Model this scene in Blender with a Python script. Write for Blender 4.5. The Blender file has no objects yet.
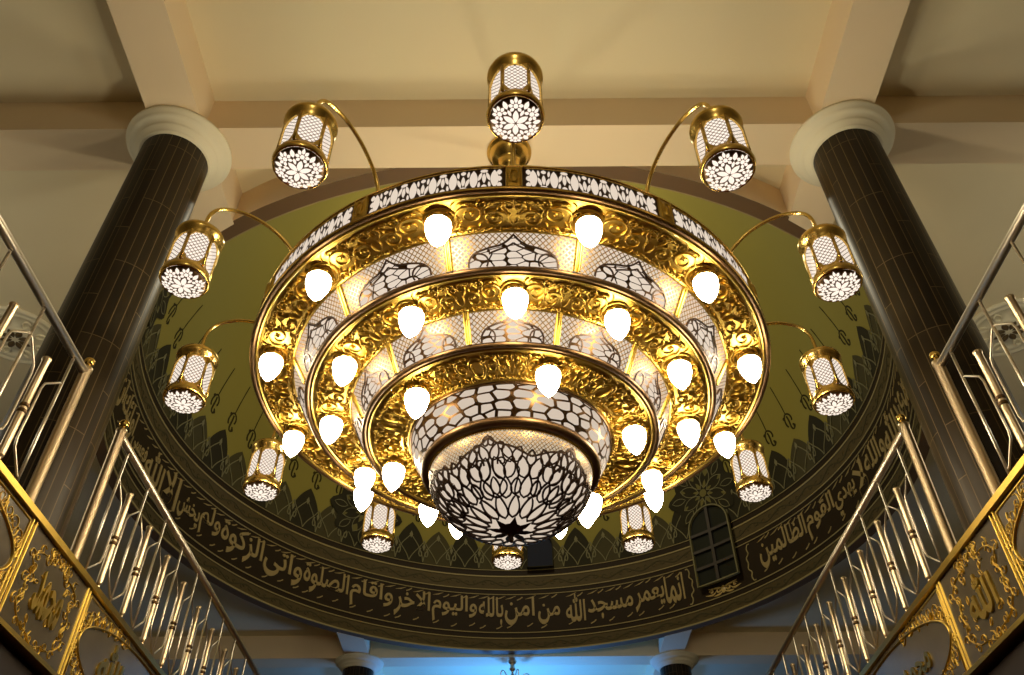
import bpy, math, random
from mathutils import Vector, Matrix
R_ = math.radians
sin, cos, pi = math.sin, math.cos, math.pi
random.seed(7)
SC = bpy.context.scene
COL = SC.collection
S = 5.5            # ceiling beam height above the lens, metres
CZ = 1.6           # lens height
def P(x, y, z): return Vector((x*S, y*S, CZ+z*S))

# ------------------------------------------------------------------ mesh builder
class MB:
    def __init__(s): s.v=[]; s.f=[]; s.sm=[]; s.uv=[]; s.mi=[]
    def vert(s, p): s.v.append((p[0],p[1],p[2])); return len(s.v)-1
    def face(s, idx, smooth=True, uv=None, mi=0):
        s.f.append(tuple(idx)); s.sm.append(smooth); s.uv.append(uv); s.mi.append(mi)
    def box(s, x0,x1,y0,y1,z0,z1, mi=0):
        b=len(s.v)
        for z in (z0,z1):
            for x,y in ((x0,y0),(x1,y0),(x1,y1),(x0,y1)): s.v.append((x,y,z))
        for q in ((3,2,1,0),(4,5,6,7),(0,1,5,4),(1,2,6,5),(2,3,7,6),(3,0,4,7)):
            s.face([b+i for i in q], False, None, mi)
    def prism(s, low, up):
        b=len(s.v); n=len(low)
        s.v += [tuple(p) for p in low]+[tuple(p) for p in up]
        s.face([b+i for i in range(n)][::-1],False); s.face([b+n+i for i in range(n)],False)
        for i in range(n):
            j=(i+1)%n; s.face((b+i,b+j,b+n+j,b+n+i),False)
    def lathe(s, prof, n=48, c=(0,0,0), a0=0, a1=2*pi, smooth=True, mi=0):
        full=abs(a1-a0-2*pi)<1e-6
        cols=n if full else n+1
        b=len(s.v); L=[0.0]
        for i in range(1,len(prof)): L.append(L[-1]+math.hypot(prof[i][0]-prof[i-1][0],prof[i][1]-prof[i-1][1]))
        rm=max(p[0] for p in prof)
        for k in range(cols):
            a=a0+(a1-a0)*k/n
            for r,z in prof: s.v.append((c[0]+r*sin(a),c[1]-r*cos(a),c[2]+z))
        m=len(prof)
        for k in range(n):
            k2=(k+1)%cols
            ua=(a0+(a1-a0)*k/n)*rm; ub=(a0+(a1-a0)*(k+1)/n)*rm
            for i in range(m-1):
                if prof[i][0]<1e-7 and prof[i+1][0]<1e-7: continue
                q=[b+k*m+i,b+k2*m+i,b+k2*m+i+1,b+k*m+i+1]
                u=[(ua,L[i]),(ub,L[i]),(ub,L[i+1]),(ua,L[i+1])]
                if prof[i][0]<1e-7: q.pop(1); u.pop(1)
                elif prof[i+1][0]<1e-7: q.pop(2); u.pop(2)
                s.face(q,smooth,u,mi)
    def tube(s, pts, r, n=8, cap=True, mi=0):
        pts=[Vector(p) for p in pts]; m=len(pts)
        rs=r if isinstance(r,(list,tuple)) else [r]*m
        T=[(pts[min(i+1,m-1)]-pts[max(i-1,0)]).normalized() for i in range(m)]
        up=Vector((0,0,1)) if abs(T[0].z)<.9 else Vector((1,0,0))
        N=(up-T[0]*up.dot(T[0])).normalized(); b=len(s.v)
        for i in range(m):
            N=(N-T[i]*N.dot(T[i])).normalized(); B=T[i].cross(N)
            for k in range(n):
                a=2*pi*k/n; q=pts[i]+(N*cos(a)+B*sin(a))*rs[i]; s.v.append(tuple(q))
        for i in range(m-1):
            for k in range(n):
                k2=(k+1)%n; s.face((b+i*n+k,b+i*n+k2,b+(i+1)*n+k2,b+(i+1)*n+k),True,None,mi)
        if cap:
            s.face([b+k for k in range(n)][::-1],False,None,mi); s.face([b+(m-1)*n+k for k in range(n)],False,None,mi)
    def ball(s, c, r, n=14, m=8):
        s.lathe([(r*sin(pi*i/m),-r*cos(pi*i/m)) if 0<i<m else (0,(-r if i==0 else r)) for i in range(m+1)],n,c)
    def ribbon(s, M, pts, w, h, taper=0.0, closed=False, off=0.0, mi=0, flat=False, wf=None):
        """raised moulding along a 2-D stroke laid on a surface M(u,v) -> (point, normal)"""
        n=len(pts); b=len(s.v); Q=[M(u,v) for u,v in pts]
        prof=((-.5,0),(-.5,1),(.5,1),(.5,0)) if flat else ((-.5,-.15),(-.3,.75),(0,1),(.3,.75),(.5,-.15))
        k=len(prof)
        for i in range(n):
            p,N=Q[i]
            if closed: t=Q[(i+1)%n][0]-Q[i-1][0]
            else: t=Q[min(i+1,n-1)][0]-Q[max(i-1,0)][0]
            if t.length<1e-9: t=Vector((1,0,0))
            sd=N.cross(t).normalized(); q=i/(n-1) if n>1 else 0
            e=1.0
            if taper==1: e=1-.85*q
            elif taper==2: e=.2+.8*sin(pi*min(1,max(0,q)))
            if wf: sd=sd*wf(pts[i][1])
            for a,hh in prof: s.v.append(tuple(p+sd*(a*w*e)+N*(off+hh*h*(.35+.65*e))))
        for i in range(n if closed else n-1):
            j=(i+1)%n
            for a in range(k-1): s.face((b+i*k+a,b+i*k+a+1,b+j*k+a+1,b+j*k+a),not flat,None,mi)
    def patch(s, M, pts, off=0.0, h=0.0, mi=0, smooth=False):
        """filled outline on a surface (fan about its middle)"""
        n=len(pts); cu=sum(p[0] for p in pts)/n; cv=sum(p[1] for p in pts)/n
        b=len(s.v)
        p,N=M(cu,cv); s.v.append(tuple(p+N*(off+h)))
        for u,v in pts:
            p,N=M(u,v); s.v.append(tuple(p+N*off))
        for i in range(n): s.face((b,b+1+i,b+1+(i+1)%n),smooth,None,mi)
    def build(s, name, mats, parent=None, loc=None, rotz=0):
        me=bpy.data.meshes.new(name); me.from_pydata(s.v,[],s.f)
        if not isinstance(mats,(list,tuple)): mats=[mats]
        for m in mats: me.materials.append(m)
        me.polygons.foreach_set('use_smooth',s.sm); me.polygons.foreach_set('material_index',s.mi)
        if any(u for u in s.uv):
            lay=me.uv_layers.new(name='UVMap'); flat=[]
            for f,u in zip(s.f,s.uv):
                if u:
                    for a in u: flat+= [a[0],a[1]]
                else: flat += [0.0,0.0]*len(f)
            lay.data.foreach_set('uv',flat)
        me.update(); me.validate()
        o=bpy.data.objects.new(name,me); COL.objects.link(o)
        if parent: o.parent=parent
        if loc is not None: o.location=loc
        o.rotation_euler.z=rotz
        return o
def empty(name, loc): 
    o=bpy.data.objects.new(name,None); COL.objects.link(o); o.location=loc; o.empty_display_size=.1; return o
def tag(o,label=None,cat=None,group=None,kind=None):
    for k,v in (('label',label),('category',cat),('group',group),('kind',kind)):
        if v: o[k]=v
    return o
def dup(o,parent=None,loc=None,rotz=None):
    c=o.copy(); COL.objects.link(c); c.parent=parent
    if loc is not None: c.location=loc
    if rotz is not None: c.rotation_euler.z=rotz
    for ch in list(o.children):
        d=ch.copy(); COL.objects.link(d); d.parent=c
    return c

# ------------------------------------------------------------------ materials
def lin(c):
    return tuple(((x/255)/12.92 if x/255<=.04045 else ((x/255+.055)/1.055)**2.4) for x in c)+(1,)
def mat(name, col, rough=.5, metal=0.0, bump=0, bscale=30, vary=0, vscale=6, spec=None, bdist=.01):
    m=bpy.data.materials.new(name); m.use_nodes=True; nt=m.node_tree; b=nt.nodes['Principled BSDF']
    b.inputs['Base Color'].default_value=col; b.inputs['Roughness'].default_value=rough; b.inputs['Metallic'].default_value=metal
    if spec is not None: b.inputs['Specular IOR Level'].default_value=spec
    if bump or vary:
        tc=nt.nodes.new('ShaderNodeTexCoord')
    if vary:
        n=nt.nodes.new('ShaderNodeTexNoise'); n.inputs['Scale'].default_value=vscale; n.inputs['Detail'].default_value=4
        nt.links.new(tc.outputs['Object'],n.inputs['Vector'])
        mx=nt.nodes.new('ShaderNodeMix'); mx.data_type='RGBA'
        mx.inputs[6].default_value=tuple(x*(1-vary) for x in col[:3])+(1,); mx.inputs[7].default_value=tuple(min(1,x*(1+vary)) for x in col[:3])+(1,)
        nt.links.new(n.outputs['Fac'],mx.inputs[0]); nt.links.new(mx.outputs[2],b.inputs['Base Color'])
    if bump:
        n=nt.nodes.new('ShaderNodeTexNoise'); n.inputs['Scale'].default_value=bscale; n.inputs['Detail'].default_value=3
        nt.links.new(tc.outputs['Object'],n.inputs['Vector'])
        bp=nt.nodes.new('ShaderNodeBump'); bp.inputs['Strength'].default_value=bump; bp.inputs['Distance'].default_value=bdist
        nt.links.new(n.outputs['Fac'],bp.inputs['Height']); nt.links.new(bp.outputs['Normal'],b.inputs['Normal'])
    return m
def emit(name,col,st):
    m=bpy.data.materials.new(name); m.use_nodes=True; nt=m.node_tree
    for n in list(nt.nodes): nt.nodes.remove(n)
    o=nt.nodes.new('ShaderNodeOutputMaterial'); e=nt.nodes.new('ShaderNodeEmission')
    e.inputs[0].default_value=col; e.inputs[1].default_value=st; nt.links.new(e.outputs[0],o.inputs[0]); return m
def M_(nt,op,a,b=None):
    n=nt.nodes.new('ShaderNodeMath'); n.operation=op
    for i,x in enumerate((a,b)):
        if x is None: continue
        if isinstance(x,(int,float)): n.inputs[i].default_value=x
        else: nt.links.new(x,n.inputs[i])
    return n.outputs[0]
def pierced(name, ecol, est, mcol, kind, scale, thr):
    """pierced metal sheet over a lit diffuser"""
    m=bpy.data.materials.new(name); m.use_nodes=True; nt=m.node_tree; b=nt.nodes['Principled BSDF']
    out=nt.nodes['Material Output']
    b.inputs['Base Color'].default_value=mcol; b.inputs['Metallic'].default_value=.9; b.inputs['Roughness'].default_value=.35
    e=nt.nodes.new('ShaderNodeEmission'); e.inputs[0].default_value=ecol; e.inputs[1].default_value=est
    uv=nt.nodes.new('ShaderNodeUVMap'); 
    if kind=='lattice':
        sp=nt.nodes.new('ShaderNodeSeparateXYZ'); nt.links.new(uv.outputs[0],sp.inputs[0])
        ms=[]
        for op in ('ADD','SUBTRACT'):
            t=M_(nt,op,sp.outputs[0],sp.outputs[1]); t=M_(nt,'DIVIDE',t,scale); t=M_(nt,'FRACT',M_(nt,'ADD',t,1000.0))
            t=M_(nt,'ABSOLUTE',M_(nt,'SUBTRACT',t,.5)); ms.append(M_(nt,'GREATER_THAN',t,thr))
        k=M_(nt,'MAXIMUM',ms[0],ms[1])
    else:
        v=nt.nodes.new('ShaderNodeTexVoronoi'); v.voronoi_dimensions='2D'; v.feature='DISTANCE_TO_EDGE'; v.inputs['Scale'].default_value=scale
        v.inputs['Randomness'].default_value=.75
        mp=nt.nodes.new('ShaderNodeMapping'); mp.inputs['Scale'].default_value=(.62,1.2,1); nt.links.new(uv.outputs[0],mp.inputs[0])
        nt.links.new(mp.outputs[0],v.inputs['Vector']); k=M_(nt,'LESS_THAN',v.outputs['Distance'],thr)
        v2=nt.nodes.new('ShaderNodeTexVoronoi'); v2.voronoi_dimensions='2D'; v2.feature='F1'; v2.inputs['Scale'].default_value=scale; v2.inputs['Randomness'].default_value=.75
        nt.links.new(mp.outputs[0],v2.inputs['Vector']); k=M_(nt,'MAXIMUM',k,M_(nt,'GREATER_THAN',v2.outputs['Distance'],.62-thr*.6))
    mx=nt.nodes.new('ShaderNodeMixShader'); nt.links.new(k,mx.inputs[0]); nt.links.new(e.outputs[0],mx.inputs[1]); nt.links.new(b.outputs[0],mx.inputs[2])
    nt.links.new(mx.outputs[0],out.inputs[0]); return m

GOLD=mat('polished gold',(.52,.345,.066,1),.36,1,bump=.12,bscale=40,bdist=.004)
GOLDS=mat('smooth gold',(.74,.50,.13,1),.24,1)
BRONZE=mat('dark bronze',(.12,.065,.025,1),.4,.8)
IRON=mat('fret metal',(.05,.025,.012,1),.45,.6)
BRASS=mat('brass tube',(.66,.52,.33,1),.34,1)
STEEL=mat('warm steel',(.68,.60,.48,1),.34,1)
WHITE=(1.0,.83,.66,1)
BULB=emit('lit bulb glass',(1.0,.84,.56,1),46)
LANT=emit('lantern diffuser',(1.0,.86,.72,1),1.15)
FRET=emit('fret diffuser',WHITE,.80)
BOWLW=emit('bowl diffuser',(1.0,.82,.64,1),.66)
LATL=pierced('lantern lattice',(1.0,.86,.72,1),1.15,(.30,.17,.06,1),'lattice',.026,.40)
LATT=pierced('tier lattice',(1.0,.82,.62,1),.78,(.42,.24,.06,1),'lattice',.030,.385)
LATB=pierced('bowl lattice',(1.0,.80,.55,1),.60,(.36,.21,.07,1),'lattice',.024,.385)
PEB=pierced('pebble fret',(1.0,.82,.64,1),.66,(.07,.035,.012,1),'cells',17,.10)
CREAM=mat('cream plaster',lin((220,205,166)),.85,vary=.03,vscale=1.2)
CREAM2=mat('pinkish beam plaster',lin((226,203,164)),.85,vary=.03,vscale=1.5)
CAPW=mat('white plaster',lin((226,216,184)),.7)
SOFF=mat('brown painted soffit',lin((96,72,44)),.7)
GREEN=mat('olive green dome paint',lin((126,114,32)),.75,vary=.08,vscale=1.0)
DRUMB=mat('dark brown band paint',lin((40,29,14)),.6,spec=.12)
BORD=mat('olive border paint',lin((78,66,40)),.6,spec=.12,vary=.15,vscale=14)
LINE=mat('pale gold line paint',lin((146,131,88)),.5,spec=.12)
LETT=mat('gold lettering paint',lin((150,130,86)),.45,spec=.12)
MOT=mat('dark motif paint',lin((44,38,12)),.7,spec=.12)
ARCHD=mat('near black green arch paint',lin((42,38,22)),.7,spec=.12)
ARCHO=mat('grey olive arch paint',lin((66,60,36)),.7,spec=.12)
STRAP=mat('grey green strapwork paint',lin((116,110,78)),.6,spec=.12)
LEAF=mat('olive leaf paint',lin((104,96,52)),.7,spec=.12)
GLASSD=mat('dark window glass',(.012,.013,.010,1),.3,0,spec=.2)
MARB=mat('black marble',lin((84,76,62)),.14,0,vary=.3,vscale=5,spec=.5)
FLOORM=mat('carpet floor',lin((96,40,30)),.9)
WALLM=mat('painted wall',lin((196,182,150)),.85)
DARKW=mat('dark wood',lin((40,28,18)),.5)
PANEB=mat('blue grey pane',lin((40,42,54)),.8,spec=.1)

def column_mat():
    m=bpy.data.materials.new('dark marble tiles'); m.use_nodes=True; nt=m.node_tree; b=nt.nodes['Principled BSDF']
    b.inputs['Roughness'].default_value=.38; b.inputs['Specular IOR Level'].default_value=.16
    uv=nt.nodes.new('ShaderNodeUVMap'); sp=nt.nodes.new('ShaderNodeSeparateXYZ'); cb=nt.nodes.new('ShaderNodeCombineXYZ')
    nt.links.new(uv.outputs[0],sp.inputs[0]); nt.links.new(sp.outputs[1],cb.inputs[0]); nt.links.new(sp.outputs[0],cb.inputs[1])
    br=nt.nodes.new('ShaderNodeTexBrick'); nt.links.new(cb.outputs[0],br.inputs['Vector'])
    br.inputs['Color1'].default_value=lin((34,27,17)); br.inputs['Color2'].default_value=lin((48,39,25)); br.inputs['Mortar'].default_value=lin((92,76,50))
    br.inputs['Scale'].default_value=1; br.inputs['Mortar Size'].default_value=.003; br.inputs['Brick Width'].default_value=.62; br.inputs['Row Height'].default_value=.0622
    br.offset=.5; br.offset_frequency=5
    nz=nt.nodes.new('ShaderNodeTexNoise'); nz.inputs['Scale'].default_value=9; nt.links.new(uv.outputs[0],nz.inputs['Vector'])
    mx=nt.nodes.new('ShaderNodeMix'); mx.data_type='RGBA'; mx.blend_type='MULTIPLY'; mx.inputs[0].default_value=.6
    nt.links.new(br.outputs['Color'],mx.inputs[6]); nt.links.new(nz.outputs['Color'],mx.inputs[7])
    nt.links.new(br.outputs['Color'],b.inputs['Base Color']); return m
COLM=column_mat()

# ------------------------------------------------------------------ 2-D stroke tools
def spiral(cx,cy,r0,r1,a0,turns,n=26,sx=1):
    out=[]
    for i in range(n):
        t=i/(n-1); a=R_(a0)+turns*2*pi*t; r=r0+(r1-r0)*t**.8
        out.append((cx+sx*r*cos(a),cy+r*sin(a)))
    return out
def bez(p0,p1,p2,p3,n=12):
    o=[]
    for i in range(n):
        t=i/(n-1); a=(1-t)**3; b=3*t*(1-t)**2; c=3*t*t*(1-t); d=t**3
        o.append((a*p0[0]+b*p1[0]+c*p2[0]+d*p3[0],a*p0[1]+b*p1[1]+c*p2[1]+d*p3[1]))
    return o
def smooth(pts,n=5,closed=False):
    o=[]; m=len(pts)
    for i in range(m if closed else m-1):
        if closed: q=[pts[(i+k-1)%m] for k in range(4)]
        else: q=[pts[max(i-1,0)],pts[i],pts[i+1],pts[min(i+2,m-1)]]
        for k in range(n):
            t=k/n
            o.append(tuple(.5*(2*q[1][d]+(q[2][d]-q[0][d])*t+(2*q[0][d]-5*q[1][d]+4*q[2][d]-q[3][d])*t*t+(3*q[1][d]-q[0][d]-3*q[2][d]+q[3][d])*t**3) for d in (0,1)))
    if not closed: o.append(pts[-1])
    return o
def circ(cx,cy,rx,ry=None,n=20):
    ry=ry or rx
    return [(cx+rx*cos(2*pi*i/n),cy+ry*sin(2*pi*i/n)) for i in range(n)]
def lens(cx,cy,l,w,ang,n=6,tear=0.0):
    """petal outline: length l, width w, pointing along ang (degrees)"""
    ca,sa=cos(R_(ang)),sin(R_(ang)); o=[]
    for sgn in (1,-1):
        for i in range(n):
            t=i/n if sgn==1 else 1-i/n
            x=(t-.5)*l; y=sgn*.5*w*sin(pi*t)**.75*(1+tear*(t-.5)*1.2)
            o.append((cx+x*ca-y*sa,cy+x*sa+y*ca))
    return o
def mir(st): return [(-x,y) for x,y in st]

# ------------------------------------------------------------------ arabic lettering
FORMS={'ا':(0xFE8D,0xFE8E,0,0),'ب':(0xFE8F,0xFE90,0xFE91,0xFE92),'ة':(0xFE93,0xFE94,0,0),'ت':(0xFE95,0xFE96,0xFE97,0xFE98),
'ج':(0xFE9D,0xFE9E,0xFE9F,0xFEA0),'ح':(0xFEA1,0xFEA2,0xFEA3,0xFEA4),'خ':(0xFEA5,0xFEA6,0xFEA7,0xFEA8),'د':(0xFEA9,0xFEAA,0,0),
'ر':(0xFEAD,0xFEAE,0,0),'ز':(0xFEAF,0xFEB0,0,0),'س':(0xFEB1,0xFEB2,0xFEB3,0xFEB4),'ش':(0xFEB5,0xFEB6,0xFEB7,0xFEB8),
'ص':(0xFEB9,0xFEBA,0xFEBB,0xFEBC),'ظ':(0xFEC5,0xFEC6,0xFEC7,0xFEC8),'ع':(0xFEC9,0xFECA,0xFECB,0xFECC),'ف':(0xFED1,0xFED2,0xFED3,0xFED4),
'ق':(0xFED5,0xFED6,0xFED7,0xFED8),'ك':(0xFED9,0xFEDA,0xFEDB,0xFEDC),'ل':(0xFEDD,0xFEDE,0xFEDF,0xFEE0),'م':(0xFEE1,0xFEE2,0xFEE3,0xFEE4),
'ن':(0xFEE5,0xFEE6,0xFEE7,0xFEE8),'ه':(0xFEE9,0xFEEA,0xFEEB,0xFEEC),'و':(0xFEED,0xFEEE,0,0),'ى':(0xFEEF,0xFEF0,0,0),
'ي':(0xFEF1,0xFEF2,0xFEF3,0xFEF4),'ئ':(0xFE89,0xFE8A,0xFE8B,0xFE8C),'ﻻ':(0xFEFB,0xFEFC,0,0)}
def shape(w):
    if w=='الله': return chr(0xFDF2)
    w=w.replace('لا','ﻻ'); o=''
    for i,ch in enumerate(w):
        f=FORMS[ch]; pj=i>0 and FORMS[w[i-1]][2]!=0; nj=f[2]!=0 and i<len(w)-1
        o+=chr(f[3] if pj and nj else f[1] if pj else f[2] if nj else f[0])
    return o[::-1]
_tc={}
def letters(word, bold=.016):
    """(verts, faces) of a written word, x,y normalised to 0..1, z = thickness 0/1"""
    if word in _tc: return _tc[word]
    cu=bpy.data.curves.new('lettering','FONT'); cu.body=' '.join(shape(w) for w in reversed(word.split(' '))); cu.extrude=.5; cu.offset=bold; cu.resolution_u=3
    o=bpy.data.objects.new('lettering',cu); COL.objects.link(o); bpy.context.view_layer.update()
    dg=bpy.context.evaluated_depsgraph_get(); me=bpy.data.meshes.new_from_object(o.evaluated_get(dg))
    V=[tuple(v.co) for v in me.vertices]; F=[tuple(p.vertices) for p in me.polygons]
    bpy.data.objects.remove(o); bpy.data.curves.remove(cu); bpy.data.meshes.remove(me)
    x0=min(v[0] for v in V); x1=max(v[0] for v in V); y0=min(v[1] for v in V); y1=max(v[1] for v in V)
    V=[((x-x0)/(x1-x0),(y-y0)/(y1-y0),1 if z>0 else 0) for x,y,z in V]
    _tc[word]=(V,F); return _tc[word]
def write(mb, M, word, u0,u1,v0,v1,h,shear=0):
    V,F=letters(word); b=len(mb.v)
    for x,y,z in V:
        p,N=M(u0+(u1-u0)*(x+shear*(y-.5)),v0+(v1-v0)*y**.78); mb.v.append(tuple(p+N*(z*h)))
    for f in F: mb.face([b+i for i in f],False)

# ================================================================== SETTING
DC=1.557; RI=.830; RO=.854
def struct(o): o['kind']='structure'; return o
def dr(phi,r,z):  # dome-centred polar, phi from straight ahead
    return P(r*sin(phi),DC+r*cos(phi),z)
# ceiling slab with the round opening
mb=MB(); N=96; zc=1.068
X0,X1,Y0,Y1=-2.0,2.0,-.9,3.0
def edge(phi):
    dx,dy=sin(phi),cos(phi); t=1e9
    if dx>1e-9: t=min(t,X1/dx)
    if dx<-1e-9: t=min(t,X0/dx)
    if dy>1e-9: t=min(t,(Y1-DC)/dy)
    if dy<-1e-9: t=min(t,(Y0-DC)/dy)
    return t
angs=sorted(set([2*pi*i/N for i in range(N)]+[math.atan2(x,y-DC)%(2*pi) for x in (X0,X1) for y in (Y0,Y1)]))
for z in (zc,zc+.04):
    for a in angs: mb.v.append(tuple(dr(a,RO-.004,z)))
    for a in angs: mb.v.append(tuple(dr(a,edge(a),z)))
n=len(angs)
for i in range(n):
    j=(i+1)%n
    mb.face((i,j,n+j,n+i),False); mb.face((2*n+i,3*n+i,3*n+j,2*n+j),False); mb.face((n+i,n+j,3*n+j,3*n+i),False)
struct(mb.build('ceiling',CREAM))
# beams
def beam(x0,x1,y0,y1,name='beam'):
    m=MB(); a,b=P(x0,y0,1.0),P(x1,y1,1.0); m.box(a.x,b.x,a.y,b.y,a.z,CZ+1.069*S); return struct(m.build(name,CREAM2))
beam(-2,2,.650,.7175); beam(-2,2,2.425,2.49)
for sx in (-1,1):
    x0,x1=.418,.487
    for seg in (((-.9,-.9),(.6505,.6505)),None,((2.489,2.489),(3,3))):
        if seg is None: ya=(.717,.717); yb=tuple(DC-math.sqrt(RO**2-x*x)+.006 for x in (x0,x1))
        else: ya,yb=seg
        m=MB(); pts=[(x0,ya[0]),(x1,ya[1]),(x1,yb[1]),(x0,yb[0])]
        if sx>0: pts=pts
        else: pts=[(-x,y) for x,y in pts][::-1]
        m.prism([P(x,y,1.0008) for x,y in pts],[P(x,y,1.069) for x,y in pts]); struct(m.build('beam',CREAM2))
    x0,x1=.418,.487
    ya=tuple(DC+math.sqrt(RO**2-x*x)-.006 for x in (x0,x1)); pts=[(x0,ya[0]),(x1,ya[1]),(x1,2.426),(x0,2.426)]
    if sx<0: pts=[(-x,y) for x,y in pts][::-1]
    m=MB(); m.prism([P(x,y,1.0008) for x,y in pts],[P(x,y,1.069) for x,y in pts]); struct(m.build('beam',CREAM2))
    m=MB(); a,b=P(sx*1.36-.034,-.9,1.0008),P(sx*1.36+.034,3,1.069); m.box(a.x,b.x,a.y,b.y,a.z,b.z); struct(m.build('beam',CREAM2))
# drum, lip and dome
c0=(0,DC*S,CZ)
dome=MB(); a0=12
prof=[(RI*S,1.251*S)]
for i in range(1,a0*2+1):
    t=pi/2*i/(a0*2); prof.append((RI*S*cos(t) if i<a0*2 else 0,(1.251+.80*sin(t))*S))
dome.lathe(prof,128,c0)
dome_o=struct(dome.build('ceiling_dome',GREEN))
drum=MB()
drum.lathe([(RI*S,1.0015*S),(RI*S,1.0375*S)],128,c0,mi=1); drum.lathe([(RI*S,1.0375*S),(RI*S,1.188*S)],128,c0,mi=0)
drum.lathe([(RI*S,1.188*S),(RI*S,1.2305*S)],128,c0,mi=1); drum.lathe([(RI*S,1.2305*S),(RI*S,1.251*S)],128,c0,mi=0)
drum_o=struct(drum.build('wall_drum',[DRUMB,BORD]))
lip=MB(); lip.lathe([(RI*S,1.0015*S),(RO*S,1.0015*S)],128,c0,mi=0,smooth=False); lip.lathe([(RO*S,1.0015*S),(RO*S,1.072*S)],128,c0,mi=1)
struct(lip.build('trim_1',[SOFF,CREAM2]))
def DM(u,v):
    """drum / dome inside: u degrees from ahead, v height (H)"""
    if v<=1.251: r=RI
    else: r=RI*math.sqrt(max(0,1-((v-1.251)/.80)**2))
    a=R_(u); p=dr(a,r,v)
    nz=0 if v<=1.251 else -((v-1.251)/.80**2)/max(1e-6,(r/RI**2))
    Nn=Vector((-sin(a),-cos(a),nz)).normalized(); return p,Nn
# ring lines
ln=MB()
def ringline(v,w): ln.ribbon(DM,[(360*i/180,v) for i in range(180)],w*S,.012,closed=True,flat=True)
for v,w in ((1.2305,.0042),(1.188,.0026),(1.172,.0022),(1.0545,.0024),(1.0375,.0026),(1.0035,.0042),(1.251,.0018)): ringline(v,w)
WPH=43.4
# cartouche ends either side of the window
for sg in (1,-1):
    e=[(0,.047),(.35,.047),(.6,.036),(.45,.024),(.9,.014),(.75,0)]
    e=e+[(x,-y) for x,y in e[::-1][1:]]
    e=[(WPH-sg*(5.4+1.9)+sg*x*1.3,1.113+y*1.1) for x,y in smooth(e,4)]
    ln.ribbon(DM,e,.0030*S,.012,flat=True)
ln.build('band_border_line',LINE,drum_o)
# vines on the two borders
vn=MB()
for base,hh in ((1.2092,.0125),(1.0198,.0105)):
    n=100
    vn.ribbon(DM,[(360*i/800,base+hh*.7*sin(2*pi*i/16)) for i in range(800)],.0028*S,.006,closed=True,flat=True)
    for k in range(n):
        for q in (0,1):
            ph=3.6*k+1.8*q; sg=1-2*q
            vn.ribbon(DM,spiral(ph+.9,base+sg*hh*.15,.62,.1,90,-.9*sg,9,1) if False else [(ph+.9+.55*cos(t)*(1-j*.09),base-sg*hh*.2+sg*hh*.62*sin(t)*(1-j*.09)) for j,t in enumerate([.2+.75*i for i in range(8)])],.0022*S,.006,flat=True)
vn.build('border_vine',ARCHO,drum_o)
# calligraphy round the band
cal=MB()
first=[('انما',35.4,31.3),('يعمر',31.1,24.9),('مسجد',24.5,15.1),('الله',14.6,10.6),('من',9.4,4.9),('امن',4.2,-1.9),('بالله',-2.2,-7.2),('واليوم',-7.6,-16.8),
('الاخر',-17.2,-24.6),('واقام',-25,-34),('الصلوة',-34.4,-44.2),('واتى',-44.6,-53.3),('الزكوة',-53.7,-64.1),('ولم',-64.5,-69.8),('يخش',-70,-76)]
rest='الا الله فعسى اولئك ان يكونوا من المهتدين اجعلتم سقاية الحاج وعمارة المسجد الحرام كمن امن بالله واليوم الاخر وجاهد في سبيل الله لا يستوون عند الله والله لا يهدي القوم الظالمين'.split()
tot=sum(len(w)+.6 for w in rest); a=-76.4; span=(-360+52.0)-a
for w in rest:
    d=span*(len(w)+.6)/tot; first.append((w,a,a+d*.96)); a+=d
for w,ur,ul in first:
    hi=1.163; lo=1.077
    if not any(ch in w for ch in 'اللكطظ'): hi=1.140
    write(cal,DM,w,ul,ur,lo,hi,.012)
    # vowel strokes above and below
    rnd=random.Random(len(w)*7+int(abs(ur)*10))
    m=max(2,int(abs(ur-ul)/1.6))
    for k in range(m):
        u=ul+(ur-ul)*(k+.5)/m; v=(1.160 if k%2 else 1.0735)+rnd.uniform(-.004,.004)
        cal.ribbon(DM,[(u-.55,v-.004),(u+.1,v),(u+.6,v+.006)],.003*S,.009,flat=True)
        if k%2==0: cal.ribbon(DM,[(u-.9,1.1575),(u+.2,1.161),(u+1.3,1.1685)],.0034*S,.009,flat=True,taper=2)
cal.build('calligraphy',LETT,drum_o)
# ornament under the window
orn=MB()
for sg in (1,-1):
    for st in (spiral(.95,0,.75,.15,180,-1.2,16),bez((0,.0),(.6,.9),(1.6,.6),(3.2,1.0)),bez((1.6,.1),(2.2,-.9),(2.8,-.5),(3.9,-.3)),bez((.2,-.4),(.8,-1),(1.6,-1),(2.2,-.9)),spiral(2.6,.25,.5,.1,0,1.1,12)):
        orn.ribbon(DM,[(WPH+sg*x,1.0735+y*.0125) for x,y in st],.0062*S,.014,taper=2)
orn.patch(DM,circ(WPH,1.0735,.55,.011,10),.006,.01)
orn.build('window_ornament',mat('gold ornament paint',lin((190,160,92)),.4),drum_o)

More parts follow.
